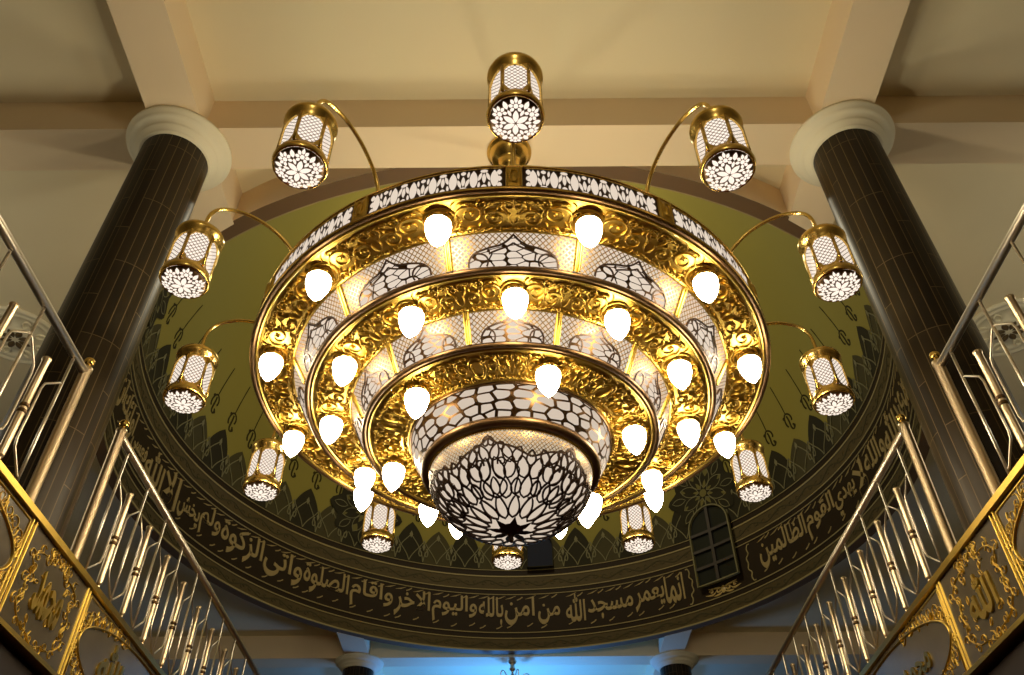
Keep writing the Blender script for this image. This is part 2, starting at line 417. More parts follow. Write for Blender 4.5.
# painted arches round the foot of the dome
for nm,par,mt in (('dark_arch',0,ARCHD),('olive_arch',1,ARCHO)):
    ar=MB()
    for k in range(60):
        if k%2!=par: continue
        c=k*6+1.6
        h=.128 if par==0 else .112
        half=[(3.15,0),(3.15,.035),(2.9,.065),(2.3,.09),(1.3,.113),(.55,.125),(0,.133)]
        half=smooth(half,2)
        # vertical strips so the sheet follows the dome
        n=len(half); b=len(ar.v)
        for x,y in half:
            for sx in (-1,-.33,.33,1):
                p,Nn=DM(c+sx*x,1.2515+y*h/.133); ar.v.append(tuple(p+Nn*(.004 if par else .010)))
        for i in range(n-1):
            for q in range(3): ar.face((b+i*4+q,b+i*4+q+1,b+i*4+4+q+1,b+i*4+4+q),False)
    ar.build(nm,mt,dome_o)
sw=MB()
for k in range(60):
    c=k*6+1.6
    B=1.2535
    L=lambda pts:[(c+x*3,B+y*.1) for x,y in pts]
    for sg in (1,-1):
        sw.ribbon(DM,L(bez((0,.02),(sg*.25,.35),(sg*.75,.45),(sg*1.0,.72),8)),.0024*S,.018,flat=True)
        sw.ribbon(DM,L(bez((sg*1.0,.02),(sg*.9,.45),(sg*.45,.62),(0,.86),8)),.0024*S,.018,flat=True)
        sw.ribbon(DM,L(spiral(sg*.80,.30,.17,.05,90,1.1*sg,9)),.0030*S,.018,flat=True)
    sw.patch(DM,L([(-.13,.86),(0,.74),(.13,.86),(0,.98)]),.019)
    sw.patch(DM,L([(1-.12,.52),(1,.38),(1.12,.52),(1,.62)]),.019)
sw.build('strapwork',STRAP,dome_o)
# hanging stems with scrolls
mo=MB()
for k in range(60):
    c=k*6+2.2
    F=lambda pts:[(c+x,1.405+y) for x,y in pts]
    mo.ribbon(DM,F([(0,.028),(.0,.06),(0,.09),(0,.118)]),.0028*S,.006,flat=True)
    mo.ribbon(DM,F(bez((.0,.03),(-.9,.03),(-1.2,.0),(-.5,-.006),9)),.0050*S,.006,flat=True)
    mo.ribbon(DM,F(bez((.0,.03),(.8,.028),(1.3,.012),(.8,.004),9)),.0050*S,.006,flat=True)
    mo.ribbon(DM,F(bez((.0,.024),(.35,.0),(-.3,-.012),(.4,-.02),9)),.0054*S,.006,flat=True)
    mo.ribbon(DM,F(bez((.4,-.02),(1.1,-.022),(1.2,-.008),(.6,-.007),7)),.0048*S,.006,flat=True)
    mo.patch(DM,F(circ(-.85,.022,.35,.005,8)),.006); mo.patch(DM,F(circ(.95,-.014,.35,.005,8)),.006)
mo.build('scroll_motif',MOT,dome_o)
# big leaf rosettes
fl=MB(); fo=MB()
for c in (43.4,-33.2,-109.8,120,-172):
    cz=1.372
    F=lambda pts,c=c,cz=cz:[(c+x*5.2,cz+y*.075) for x,y in pts]
    fo.patch(DM,F([(1.45*cos(2*pi*i/48)*(1+.12*cos(8*2*pi*i/48)),1.25*sin(2*pi*i/48)*(1+.12*cos(8*2*pi*i/48))) for i in range(48)]),.022)
    for k in range(8):
        a=45*k+22; pts=lens(.62*cos(R_(a)),.62*sin(R_(a)),.85,.42,a,6)
        fl.patch(DM,F(pts),.028); fl.ribbon(DM,F(pts),.002*S,.034,closed=True,flat=True,mi=1)
        pts=lens(1.12*cos(R_(a+22)),1.05*sin(R_(a+22)),.6,.26,a+22,5); fl.ribbon(DM,F(pts),.002*S,.034,closed=True,flat=True,mi=1)
    fl.patch(DM,F(circ(0,0,.16,.16,10)),.036)
fo.build('rosette_ground',ARCHD,dome_o); fl.build('leaf_rosette',[LEAF,STRAP],dome_o)
# windows piercing the drum
def drum_window(name,c,hw,v0,v1,mglass,bars):
    win=MB()
    vs=v1-hw*R_(1)*RI*1.0; out=[(c-hw,v0),(c-hw,(v0+vs)/2),(c-hw,vs)]
    rz=v1-vs
    arc=[(c-hw*cos(pi*i/16),vs+rz*sin(pi*i/16)) for i in range(17)]
    outline=[(c-hw,v0)]+[(c-hw,v0+(vs-v0)*i/4) for i in range(1,4)]+arc+[(c+hw,vs-(vs-v0)*i/4) for i in range(1,4)]+[(c+hw,v0)]+[(c+hw-2*hw*i/6,v0) for i in range(1,6)]
    def FLAT(u,v):
        p,_=dr(R_(u),RI-.012,v),0
        return p,Vector((-sin(R_(c)),-cos(R_(c)),0))
    g=MB(); g.patch(FLAT,outline,.0)
    f=MB(); f.ribbon(FLAT,outline,.022 if bars else .015,.05,closed=True,flat=True)
    fo=f.build(name,STRAP if bars else ARCHD); 
    g.build('window_pane',mglass,fo)
    if bars:
        b=MB(); b.ribbon(FLAT,[(c,v0+(v1-v0)*i/6) for i in range(7)],.05,.04,flat=True)
        for t in (.22,.44,.66): b.ribbon(FLAT,[(c-hw+2*hw*i/6,v0+(v1-v0)*t) for i in range(7)],.045,.04,flat=True)
        b.build('window_mullion',DARKW,fo)
    return struct(fo)
drum_window('window_1',WPH,4.5,1.092,1.325,GLASSD,True)
drum_window('window_2',5.7,2.75,1.252,1.362,PANEB,False)

# walls, floor, balconies
def sbox(name,x0,x1,y0,y1,z0,z1,m):
    b=MB(); a,c=P(x0,y0,z0),P(x1,y1,z1); b.box(a.x,c.x,a.y,c.y,z0 if False else a.z,c.z); return struct(b.build(name,m))
zf=-CZ/S
sbox('floor',-2,2,-.9,3.0,zf-.03,zf,FLOORM)
sbox('wall_left',-2.04,-2,-.9,3,zf,1.1,WALLM); sbox('wall_right',2,2.04,-.9,3,zf,1.1,WALLM)
sbox('wall_front',-2,2,3,3.04,zf,1.1,WALLM); sbox('wall_back',-2,2,-.94,-.9,zf,1.1,WALLM)
FX=.405; FT=.386; FB=.294
for nm,sx in (('floor_balcony_left',-1),('floor_balcony_right',1)):
    x0,x1=sorted((sx*(FX+.008),sx*2.0)); sbox(nm,x0,x1,-.9,3,FB,FT-.006,MARB)
    x0,x1=sorted((sx*(FX-.004),sx*(FX+.03))); sbox('trim_2' if sx<0 else 'trim_3',x0,x1,-.9,3,FT-.006,FT,GOLD)
    x0,x1=sorted((sx*(FX-.006),sx*(FX+.03))); sbox('trim_4' if sx<0 else 'trim_5',x0,x1,-.9,3,FB-.004,FB,GOLD)
    # dark arched beam under the balcony edge
    m=MB(); n=16
    for (ya,yb) in ((.02,.695),(.695,1.37)):
        low=[]; 
        for i in range(n+1):
            t=i/n; y=ya+(yb-ya)*t; low.append((y,FB-.008-.16*(1-math.sqrt(max(0,1-(2*t-1)**2)))-.012))
        for i in range(n):
            (y0,z0),(y1,z1)=low[i],low[i+1]
            pts=[P(sx*x,y,z) for x,y,z in ((FX+.004,y0,z0),(FX+.05,y0,z0),(FX+.05,y1,z1),(FX+.004,y1,z1))]
            top=[P(sx*x,y,FB-.008) for x,y in ((FX+.004,y0),(FX+.05,y0),(FX+.05,y1),(FX+.004,y1))]
            m.prism(pts,top) if sx<0 else m.prism(pts[::-1],top[::-1])
    struct(m.build('trim_6' if sx<0 else 'trim_7',DARKW))

# ================================================================== COLUMNS
def column(x,y,label):
    e=empty('column',(x*S,y*S,0)); tag(e,label,'column','dark tiled columns with white capitals','thing')
    s=MB(); rr=.045*S
    s.lathe([(rr*1.02,0),(rr*1.02,.4),(rr,CZ+.4),(rr*.985,CZ+.976*S)],48); s.build('shaft',COLM,e)
    c=MB(); H=lambda h:CZ+h*S
    c.lathe([(rr*.98,H(.972)),(.0475*S,H(.972)),(.049*S,H(.974)),(.0495*S,H(.977)),(.054*S,H(.979)),(.0555*S,H(.982)),(.0555*S,H(.985)),(.062*S,H(.987)),(.0655*S,H(.990)),(.066*S,H(.993)),(.0695*S,H(.9945)),(.0705*S,H(.997)),(.0705*S,H(.9998)),(.01,H(.9998))],64)
    c.build('capital',CAPW,e); return e
column(-.460,.684,'dark marble tiled column with white capital, rising behind the left balcony railing')
column(.460,.684,'dark marble tiled column with white capital, rising behind the right balcony railing')
column(-.452,2.457,'far dark column with white capital below the dome rim, left of the blue light')
column(.466,2.457,'far dark column with white capital below the dome rim, right of the blue light')

# ceiling roses
def rose(x,y,label):
    m=MB(); r=.077*S
    m.lathe([(r,0),(r*.99,-.02),(r*.93,-.03),(r*.90,-.015),(r*.80,-.018),(r*.78,-.028),(r*.74,-.012),(r*.42,-.018),(r*.38,-.04),(r*.30,-.05),(0.0,-.055)],56)
    o=m.build('ceiling_rose',CAPW,None,P(x,y,1.0678)); tag(o,label,'ceiling rose','plaster ceiling roses')
    p=MB(); fm=lambda u,v:(Vector((u,v,-.02)),Vector((0,0,-1)))
    p.ribbon(fm,lens(.58*r,0,.26*r,.16*r,0),.012,.02,closed=True)
    p=p.build('petal',CAPW,o)
    for k in range(1,8): dup(p,o,None,R_(45*k))
    q=MB(); fm=lambda u,v:(Vector((u,v,-.052)),Vector((0,0,-1)))
    for k in range(8):
        a=45*k; q.patch(fm,lens(.22*r*cos(R_(a)),.22*r*sin(R_(a)),.30*r,.15*r,a),.002,.02)
    q.build('dark_flower',mat('brown flower paint',lin((88,70,40)),.6),o)
rose(-.905,1.13,'round plaster ceiling rose seen through the left balcony railing'); rose(.905,1.13,'round plaster ceiling rose seen through the right balcony railing')

# ================================================================== RAILINGS
RX=.425; RT=.553
def railing(sx,y0,y1,posts,label):
    e=empty('balcony_railing',P(sx*RX,y0,FT)); tag(e,label,'railing','balcony railings')
    o=e.location.copy(); Q=lambda y,z:P(sx*RX,y,z)-o
    m=MB(); m.tube([Q(y0,RT),Q(y1,RT)],.024,12); m.build('handrail',STEEL,e)
    for y in posts:
        m=MB(); a=Q(y,FT); b=Q(y,RT+.006)
        m.lathe([(.034,0),(.034,.012),(.03,.02),(.029,b.z-a.z-.03),(.033,b.z-a.z-.02),(.033,b.z-a.z),(.012,b.z-a.z+.006),(.012,b.z-a.z+.02)],18,a); p=m.build('post',BRASS,e)
        m=MB(); m.ball(b+Vector((0,0,.044)),.03,18,10); m.build('ball_finial',GOLDS,p)
    pitch=.0695; ys=[]
    if y1>y0+1 or posts[0]<.8 and posts[0]>.7: y=posts[0]+.029; ys=[]
    if posts[0]>.7:
        y=posts[0]+.029
        while y<y1-.02: ys.append(y); y+=pitch
    else:
        y=posts[0]-.026
        while y>y0+.02: ys.append(y); y-=pitch
        ys=ys[::-1]
    # prototype pieces, then copies
    rod=MB(); rod.tube([(0,0,0),(0,0,(RT-FT)*S)],.0082,8); rod=rod.build('thin_rod',STEEL,e,Q(ys[0],FT))
    rod0=rod
    for y in ys[1:]: dup(rod0,e,Q(y,FT))
    bl=MB(); h=.103*S
    bl.lathe([(0,-.03),(.008,-.029),(.012,-.02),(.009,-.012),(.017,-.008),(.019,0),(.019,h*.46),(.019,h),(.023,h+.004),(.023,h+.016),(.014,h+.024),(0,h+.026)],14)
    ymid=[(a+b)/2 for a,b in zip(ys,ys[1:])]
    b0=bl.build('baluster',BRASS,e,Q(ymid[0],.412))
    rg=MB()
    for t in (.44,.5): rg.lathe([(.018,h*t-.012),(.025,h*t-.006),(.025,h*t+.006),(.018,h*t+.012)],14)
    rg.build('baluster_ring',BRONZE,b0)
    for y in ymid[1:]: dup(b0,e,Q(y,.412))
    br=MB(); d=.0245*S; w=(pitch/2)*S
    br.tube([(0,-w,.104*S),(0,-w*.9,.1035*S),(0,-w*.36,.087*S),(0,-w*.30,.080*S),(0,-w*.30,.024*S),(0,-w*.36,.017*S),(0,-w*.9,.0005*S),(0,-w,0)],.0062,7)
    k0=br.build('bent_tube',STEEL,e,Q(ymid[0],.412))
    for i,y in enumerate(ymid):
        if i: dup(k0,e,Q(y,.412))
        dup(k0,e,Q(y,.412),pi)
    return e
for sx,nm in ((-1,'left'),(1,'right')):
    far='golden' 
    railing(sx,.10,.640,[.640],'metal balcony railing before the %s tiled column, the near end'%nm)
    railing(sx,.743,2.34,[.743,2.34],'long metal balcony railing beyond the %s tiled column, running under the dome'%nm)

# ================================================================== BALCONY FASCIA PANELS
def panel(sx,y0,y1,wide,label,word,text_box=None,near=False):
    h=(FT-.006)-FB; e=P(sx*FX,(y0+y1)/2,FB)
    W=(y1-y0)*S/2-.004; Hh=h*S
    m=MB(); t=.012
    m.box(*( (-.0,t*1.0) if sx>0 else (-t,0.0)),-W,W,0,Hh)
    o=m.build('marble_plaque',MARB,None,e); tag(o,label,'plaque','marble plaques along the balcony edge')
    PM=lambda u,v:(Vector((0,u,v)),Vector((-sx,0,0)))
    for u in (-W+.012,W-.012):
        fr=MB(); fr.ribbon(PM,[(u,.0),(u,Hh*.5),(u,Hh)],.014,.010); fr.build('edge_moulding',GOLD,o)
    d=MB(); rnd=random.Random(int(y0*100)+sx)
    if wide:
        a=W-.05; b=Hh/2-.03; cy=Hh/2
        rim=MB(); rim.ribbon(PM,circ(0,cy,a,b,64),.014,.012,closed=True); rim.build('oval_rim',GOLD,o)
        for su in (1,-1):
            d=MB()
            for sv in (1,-1):
                # spandrel scrolls following the oval
                d.ribbon(PM,[(su*(W-.035),cy+sv*(.02)),(su*(W-.035),cy+sv*(Hh/2-.02)),(su*(W*.35),cy+sv*(Hh/2-.02))],.012,.008)
                for k in range(9):
                    th=R_(18+k*7.5); rr=1.0+.10+.12*sin(2*th)
                    cx,cz=su*a*cos(th)*(1.05+.03*sin(2*th)),sv*b*sin(th)*(1.0+.30*cos(th)**1)
                    cx=su*min(abs(cx),W-.05); cz=sv*min(abs(cz)+.0,Hh/2-.03)
                    e1=(cx/a)**2+(cz/b)**2
                    if e1<1.1: continue
                    d.ribbon(PM,spiral(cx,cy+cz,.042,.008,rnd.uniform(0,360),(1.3 if k%2 else -1.3),14),.008,.008,taper=1)
                    d.ribbon(PM,lens(cx+su*.02,cy+cz-sv*.03,.07,.03,rnd.uniform(0,180),5),.005,.008,closed=True)
            d.build('gilt_ornament',GOLD,o)
    else:
        # knotted cartouche
        out=[(0,.40),(.10,.455),(.17,.40),(.12,.345),(.30,.33),(.42,.22),(.34,.12),(.40,0),(.36,-.12),(.42,-.22),(.30,-.36),(.12,-.40),(0,-.46)]
        out=out+[(-x,y) for x,y in out[::-1][1:-1]]
        pts=smooth(out,4,True); sc=lambda q:[(u*W*1.75,Hh/2+v*Hh) for u,v in q]
        d.ribbon(PM,sc(pts),.006,.008,closed=True)
        n=len(pts)
        for k in range(0,n,2):
            u,v=pts[k]; f=.93+.14*(k%4==0); L=sc([(u*f,v*f)])[0]
            d.ribbon(PM,spiral(L[0],L[1],.030,.006,rnd.uniform(0,360),1.2,10),.008,.008,taper=1)
        for k in range(16):
            u,v=rnd.uniform(-.26,.26),rnd.uniform(-.30,.26); L=sc([(u,v)])[0]
            d.ribbon(PM,lens(L[0],L[1],.04,.02,rnd.uniform(0,180),4),.005,.006,closed=True)
    if not wide: d.build('gilt_ornament',GOLD,o)
    if wide and not word:
        t=MB()
        for st in (bez((.62,.30),(.80,.10),(.70,-.38),(.52,-.18)),bez((.30,.34),(.42,.0),(.40,-.3),(.10,-.28)),bez((-.30,.36),(-.25,.1),(-.28,-.1),(-.34,-.34)),bez((.66,.06),(.70,.02),(.74,.08),(.78,.03),6),bez((-.6,.2),(-.5,-.3),(0,-.3),(.05,-.05)),bez((.05,.34),(.0,.1),(.08,-.1),(.0,-.2)),spiral(-.05,.12,.10,.02,0,1.2,12)):
            t.ribbon(PM,[(u*W*.95,Hh/2+v*Hh) for u,v in st],.016,.010,taper=2)
        t.build('inscription',GOLD,o)
    if word:
        t=MB()
        if wide: bx=(-W*.62,W*.62,Hh*.22,Hh*.80)
        else: bx=(-W*.40,W*.40,Hh*.28,Hh*.72)
        # read from the hall, so the script runs toward its own left
        if sx<0: PM2=PM
        else: PM2=lambda u,v:PM(-u,v)
        write(t,PM2,word,bx[0],bx[1],bx[2],bx[3],.012)
        t.build('inscription',GOLD,o)
    return o
for sx,nm,wd,words in ((-1,'left','محمد',(None,'لا اله الا الله')),(1,'right','الله',(None,'محمد رسول الله'))):
    panel(sx,.30,.63,True,'wide marble panel with gilt oval and scrolls under the near %s railing'%nm,words[0])
    panel(sx,.63,.755,False,'narrow black marble panel with gilt cartouche at the foot of the %s column'%nm,wd)
    panel(sx,.755,1.085,True,'wide marble panel with inscribed oval beyond the %s column'%nm,words[1])
    panel(sx,1.085,1.415,True,'wide marble panel under the far stretch of the %s railing'%nm,None)

# ================================================================== CHANDELIER
CC=.692; ROT=R_(1.0)
ch=empty('chandelier',P(-.002,CC,1.0)); ch.rotation_euler.z=ROT
tag(ch,'huge gilt chandelier of three lit rings, a fretted bowl and twelve hanging lanterns','chandelier')
Zl=lambda h:(h-1.0)*S
def surf(prof):
    """map (angle deg, fraction 0..1 along profile) on a surface of revolution; normal to the outer/lower side"""
    L=[0.0]
    for i in range(1,len(prof)): L.append(L[-1]+math.hypot(prof[i][0]-prof[i-1][0],prof[i][1]-prof[i-1][1]))
    def M(u,v):
        d=min(max(v,0),1)*L[-1]; i=0
        while i<len(L)-2 and d>L[i+1]: i+=1
        t=(d-L[i])/(L[i+1]-L[i]); r=prof[i][0]+(prof[i+1][0]-prof[i][0])*t; z=prof[i][1]+(prof[i+1][1]-prof[i][1])*t
        dx,dz=prof[i+1][0]-prof[i][0],prof[i+1][1]-prof[i][1]; q=math.hypot(dx,dz); nr,nz=dz/q,-dx/q
        a=R_(u); return Vector((r*sin(a),-r*cos(a),z)),Vector((nr*sin(a),-nr*cos(a),nz))
    M.length=L[-1]; return M
# scroll relief of one 30-degree bay, in units of plate width (x -1.55..1.55, y 0 inner..1 outer)
def scroll_bay():
    st=[]
    for f in (lambda s:s,mir):
        st+=[(f(spiral(.66,.58,.34,.05,200,-1.7,34)),.085,1),(f(spiral(1.18,.40,.30,.05,30,1.6,30)),.08,1),
        (f(spiral(1.46,.78,.17,.03,250,-1.4,20)),.06,1),(f(spiral(.93,.88,.13,.03,100,1.4,16)),.055,1),(f(spiral(.36,.12,.16,.03,20,1.5,18)),.06,1),
        (f(bez((.30,.10),(.55,-.02),(.8,.05),(.95,.16))),.07,2),(f(bez((.9,.14),(1.1,.03),(1.3,.0),(1.55,.12))),.07,2),
        (f(bez((.42,.86),(.55,.99),(.8,1.0),(.98,.74))),.07,2),(f(bez((1.0,.74),(1.15,.95),(1.3,.98),(1.55,.96))),.06,2),
        (f(bez((1.5,.55),(1.42,.5),(1.46,.3),(1.55,.24))),.06,2)]
        for k in range(9):
            x=.42+.125*k; st.append((f(bez((x,.06+.05*(k%2)),(x+.05,.0+.1*(k%3)),(x+.13,.05),(x+.12,.16),7)),.05,2)); st.append((f(bez((x+.02,.93-.05*(k%2)),(x+.07,.99),(x+.12,.93),(x+.10,.84),7)),.05,2))
        for (x,y,l,a,w) in ((.62,.16,.26,20,.09),(.86,.24,.2,60,.08),(1.02,.62,.2,120,.08),(.52,.93,.2,10,.07),(1.28,.72,.18,60,.07),(1.42,.12,.2,160,.08),(.72,.62,.16,45,.08),(1.18,.42,.14,-30,.08),(.36,.93,.2,60,.07),(.95,.42,.2,-70,.07),(1.1,.84,.16,-20,.07),(.42,.30,.2,70,.07)):
            ca,sa=cos(R_(a)),sin(R_(a)); st.append((f(bez((x-l/2*ca,y-l/2*sa),(x-l*.2*ca-.05*sa,y-l*.2*sa+.05*ca),(x+l*.2*ca-.05*sa,y+l*.2*sa+.05*ca),(x+l/2*ca,y+l/2*sa),7)),w,2))
    return st
BAY=scroll_bay()
def ring(name,r1,r0,zo,zi,fret_h,shift,bulb_label):
    """gilt ring: outer moulding radius r1, underside plate down to r0 at height zi (H units)"""
    a,b=r1*S,r0*S; zo_,zi_=Zl(zo),Zl(zi)
    m=MB()
    m.lathe([(a-.02,zo_+.03),(a-.001,zo_+.028),(a+.006,zo_+.020),(a+.006,zo_+.008),(a+.001,zo_-.001),(a-.006,zo_-.004),(a-.015,zo_-.002),(a-.022,zo_+.004)],144,mi=1)  # bronze on this outer bead paints in the shade along the ring's bottom edge
    m.lathe([(a-.022,zo_+.004),(a-.026,zo_-.003),(a-.033,zo_-.004),(a-.040,zo_+.004)],144)
    plate=[(b,zi_),(a-.042,zo_+.004)]
    m.lathe(plate[::-1],144)
    m.lathe([(b+.022,zi_+.002),(b+.014,zi_-.008),(b+.004,zi_-.010),(b-.006,zi_-.004),(b-.008,zi_+.008)],144)
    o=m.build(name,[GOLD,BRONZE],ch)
    M=surf(plate); Wd=M.length
    rel=MB()
    for k in range(12):
        c=30*k+shift; rm=(a+b)/2
        sx=R_(15)*1.0; f=lambda x:c+math.degrees(sx)*x/1.57
        for pts,w,tp in BAY:
            rel.ribbon(M,[(f(x),.03+y*.92) for x,y in pts],w*Wd*.64,.015,taper=tp)
        if shift!=99:
            for rr,w in ((.37,.06),(.27,.05)):
                rel.ribbon(M,[(f(rr*cos(t)),.5+rr*sin(t)) for t in [2*pi*i/24 for i in range(24)]],w*Wd,.014,closed=True)
    rel.build('scroll_relief',GOLD,o)
    return o,M
OZ,MZ,IZ=.5635,.531,.4995
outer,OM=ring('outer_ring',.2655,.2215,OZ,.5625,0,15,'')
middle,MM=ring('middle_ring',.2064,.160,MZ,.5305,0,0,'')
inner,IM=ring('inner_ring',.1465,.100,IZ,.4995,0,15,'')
# outer fretted band
a=.2655*S; zb,zt=Zl(.5675),Zl(.5950)
m=MB(); m.lathe([(a-.012,zb-.01),(a-.012,zt+.01)],144); m.build('band_backing',IRON,outer)
m=MB(); m.lathe([(a-.02,zt+.014),(a-.006,zt+.014),(a+.002,zt+.011),(a+.002,zt+.005),(a-.004,zt+.001),(a-.012,zt)],144)
m.lathe([(a-.012,zb),(a+.002,zb-.002),(a+.010,zb-.010),(a+.004,zb-.02),(a-.0,zb-.022)],144)
m.build('band_rim',GOLDS,outer)
BM=surf([(a-.011,zb),(a-.011,zt)]); 
pet=MB()
c=0; n=7; du=26.8/n
for i in range(n):
    u=c+1.6+26.8*(i+.5)/n
    E_=lambda pts:[(u+x*du,.5+y) for x,y in pts]
    pet.patch(BM,E_(lens(0,0,.90,.40,90,6)),.002,.003)
for i in range(n+1):
    u=c+1.6+26.8*i/n; sg=1 if i%2 else -1
    E_=lambda pts:[(u+x*du,.5+sg*y) for x,y in pts]
    if 0<i<n:
        pet.patch(BM,E_(circ(0,-.40,.19,.08,8)),.002,.002)
        for dx,dy,l,an,w in ((0,-.04,.50,90,.19),(-.19,-.13,.46,112,.16),(.19,-.13,.46,68,.16),(-.25,.28,.32,98,.13),(.25,.28,.32,82,.13),(0,.36,.20,90,.26)):
            pet.patch(BM,E_(lens(dx,dy,l,w,an,5)),.002,.003)
    else:
        s2=1 if i==0 else -1
        for dy in (-.32,0,.32): pet.patch(BM,[(u+s2*(.27+x)*du,.5+dy+y) for x,y in lens(0,0,.28,.24,90,5)],.002,.002)
p0_=pet.build('lit_fretwork',FRET,outer)
bo=MB(); u=0; ww=1.3
bo.patch(BM,[(u-ww,.0),(u+ww,.0),(u+ww,1.0),(u-ww,1.0)],.010,.012)
for uu in (u-ww,u+ww): bo.ribbon(BM,[(uu,0),(uu,.5),(uu,1)],.014,.016)
bo.ribbon(BM,[(u+.75*cos(t),.5+.3*sin(t)) for t in [2*pi*i/14 for i in range(14)]],.012,.024,closed=True)
for q in range(4): bo.ribbon(BM,[(u+x*.9,.5+y*.42) for x,y in spiral(.55*cos(R_(45+90*q)),.55*sin(R_(45+90*q)),.4,.05,90*q,1.2,10)],.012,.022,taper=1)
b1_=bo.build('gilt_boss',GOLD,outer)
for k in range(1,12): dup(p0_,outer,None,R_(30*k)); dup(b1_,outer,None,R_(30*k))
# lattice skirts between the rings
def skirt(parent,rt,zt,rb,zb,nlat,phase,msc):
    p=[(rb*S,Zl(zb)),(rt*S,Zl(zt))]; m=MB(); m.lathe(p,144,a0=pi,a1=3*pi); sk=m.build('lattice_skirt',LATT,parent)
    M=surf(p); L=M.length; md=MB(); mo=MB(); dv=MB(); rr=rb*S
    c=phase
    half=smooth([(10.4,0),(10.2,.22),(8.8,.40),(6.6,.50),(4.6,.56),(3.0,.60),(1.6,.70),(.7,.80),(0,.90)],3)
    out=[(c-x,y) for x,y in half]+[(c+x,y) for x,y in half[::-1][1:]]
    n=len(out)
    for u,v in out:
        for q in (0,.5,1):
            pt,N=M(u,v*q); md.v.append(tuple(pt+N*.003))
    U=lambda i,q:(R_(out[i][0])*rr+msc,out[i][1]*q*L)
    for i in range(n-1):
        for a_,q in ((0,0),(1,.5)): md.face((i*3+a_,i*3+3+a_,i*3+4+a_,i*3+1+a_),False,[U(i,q),U(i+1,q),U(i+1,q+.5),U(i,q+.5)])
    mo.ribbon(M,out,.009,.008,flat=True)
    for f in (lambda s:s,mir):
        mo.ribbon(M,[(c+x,y) for x,y in f(bez((6.2,.0),(5.0,.25),(6.8,.42),(8.6,.38)))],.008,.008,flat=True)
        mo.ribbon(M,[(c+x,y) for x,y in f(bez((0,.66),(1.6,.50),(3.4,.50),(5.6,.36)))],.008,.008,flat=True)
    for du in (-.45,.45): dv.ribbon(M,[(c+15+du,0),(c+15+du,.5),(c+15+du,1)],.020,.014)
    dv.patch(M,[(c+14.6,0),(c+15.4,0),(c+15.4,1),(c+14.6,1)],.004,.004)
    m0=md.build('lit_medallion',MEDW,parent); t0=mo.build('medallion_tracery',IRON,parent); d0=dv.build('divider_bar',GOLD,parent)
    for k in range(1,12):
        for o in (m0,t0,d0): dup(o,parent,None,R_(30*k))
MEDW=pierced('medallion fret',WHITE,.80,(.07,.035,.012,1),'cells',25,.06)
skirt(middle,.2225,.5615,.2075,.5345,0,0,1)
skirt(inner,.161,.530,.1475,.503,0,0,1)
# ---- bowl
bowl=MB()
band=[(.084*S,Zl(.4665)),(.090*S,Zl(.473)),(.0945*S,Zl(.480)),(.0975*S,Zl(.488)),(.098*S,Zl(.497))]
bowl.lathe(band,120,a0=pi,a1=3*pi); bo=bowl.build('glass_bowl',PEB,ch)
m=MB(); m.lathe([(.079*S,Zl(.4615)),(.083*S,Zl(.4605)),(.0866*S,Zl(.4625)),(.0875*S,Zl(.4655)),(.0865*S,Zl(.4685)),(.082*S,Zl(.4695))],120)
m.build('bowl_collar',BRONZE,bo)
m=MB(); m.lathe([(.0775*S,Zl(.4600)),(.0785*S,Zl(.4592)),(.0800*S,Zl(.4600)),(.0802*S,Zl(.4615))],120); m.build('collar_bead',GOLDS,bo)
m=MB(); m.lathe([(.099*S,Zl(.4995)),(.1005*S,Zl(.4965)),(.0985*S,Zl(.4955)),(.0970*S,Zl(.497))],120); m.build('band_bead',BRONZE,bo)
bp=[]
zt_,zb_=.4615,.4035
for i in range(25):
    t=i/24; th=pi/2*t
    r=.0785*(sin(th)**.92); z=zb_+(zt_-zb_)*(1-cos(th)**1.05)
    bp.append((max(r,.002)*S,Zl(z)))
m=MB(); m.lathe(bp,120,a0=pi,a1=3*pi); m.build('bowl_lattice',LATB,bo)
WM=surf(bp)
def boundo(x):   # sector edge x -1..1 -> height fraction
    ax=abs(x); t=[(0,.80),(.06,.745),(.18,.70),(.35,.672),(.55,.645),(.75,.60),(.88,.565),(1,.545)]
    for (a0,b0),(a1,b1) in zip(t,t[1:]):
        if ax<=a1: return b0+(b1-b0)*(ax-a0)/(a1-a0)
    return .545
def bound(x):
    ax=abs(x); t=[(0,.94),(.06,.895),(.18,.865),(.35,.845),(.55,.825),(.75,.79),(.88,.77),(1,.755)]
    for (a0,b0),(a1,b1) in zip(t,t[1:]):
        if ax<=a1: return b0+(b1-b0)*(ax-a0)/(a1-a0)
    return .755
def wy(x,y):
    if y<.36: return .16+(y-.14)*1.25
    b=.435; return b+(y-.36)*(bound(x)-b)/(boundo(x)-.36)
PH=-16
wz=MB(); nA,nT=144,14
for i in range(nA+1):
    u=360*i/nA; x=((u-PH+30)%60-30)/30; bd=bound(x)
    for j in range(nT+1):
        p,N=WM(u,bd*j/nT); wz.v.append(tuple(p+N*.002))
for i in range(nA):
    for j in range(nT):
        q=i*(nT+1)+j; wz.face((q,q+nT+1,q+nT+2,q+1))
wz.build('lit_leaf_ground',BOWLW,bo)
tr=MB()
lw=.0085
def tear(r,th,l,w,tilt,n=8):
    """leaf cell centred at radius r, bearing th degrees, its tip outward and leaning by tilt"""
    a=R_(th); cx,cy=r*sin(a),r*cos(a); o=[]
    d=R_(th+tilt); ux,uy=sin(d),cos(d)
    for sg in (1,-1):
        for i in range(n):
            t=i/n if sg==1 else 1-i/n
            x=(t-.5)*l; y=sg*.5*w*(sin(pi*t)**.62)*(1.22-.5*t)
            o.append((cx+x*ux-y*uy,cy+x*uy+y*ux))
    return o
def az(c,pts): return [(c+math.degrees(math.atan2(x,y)),math.hypot(x,y)) for x,y in pts]
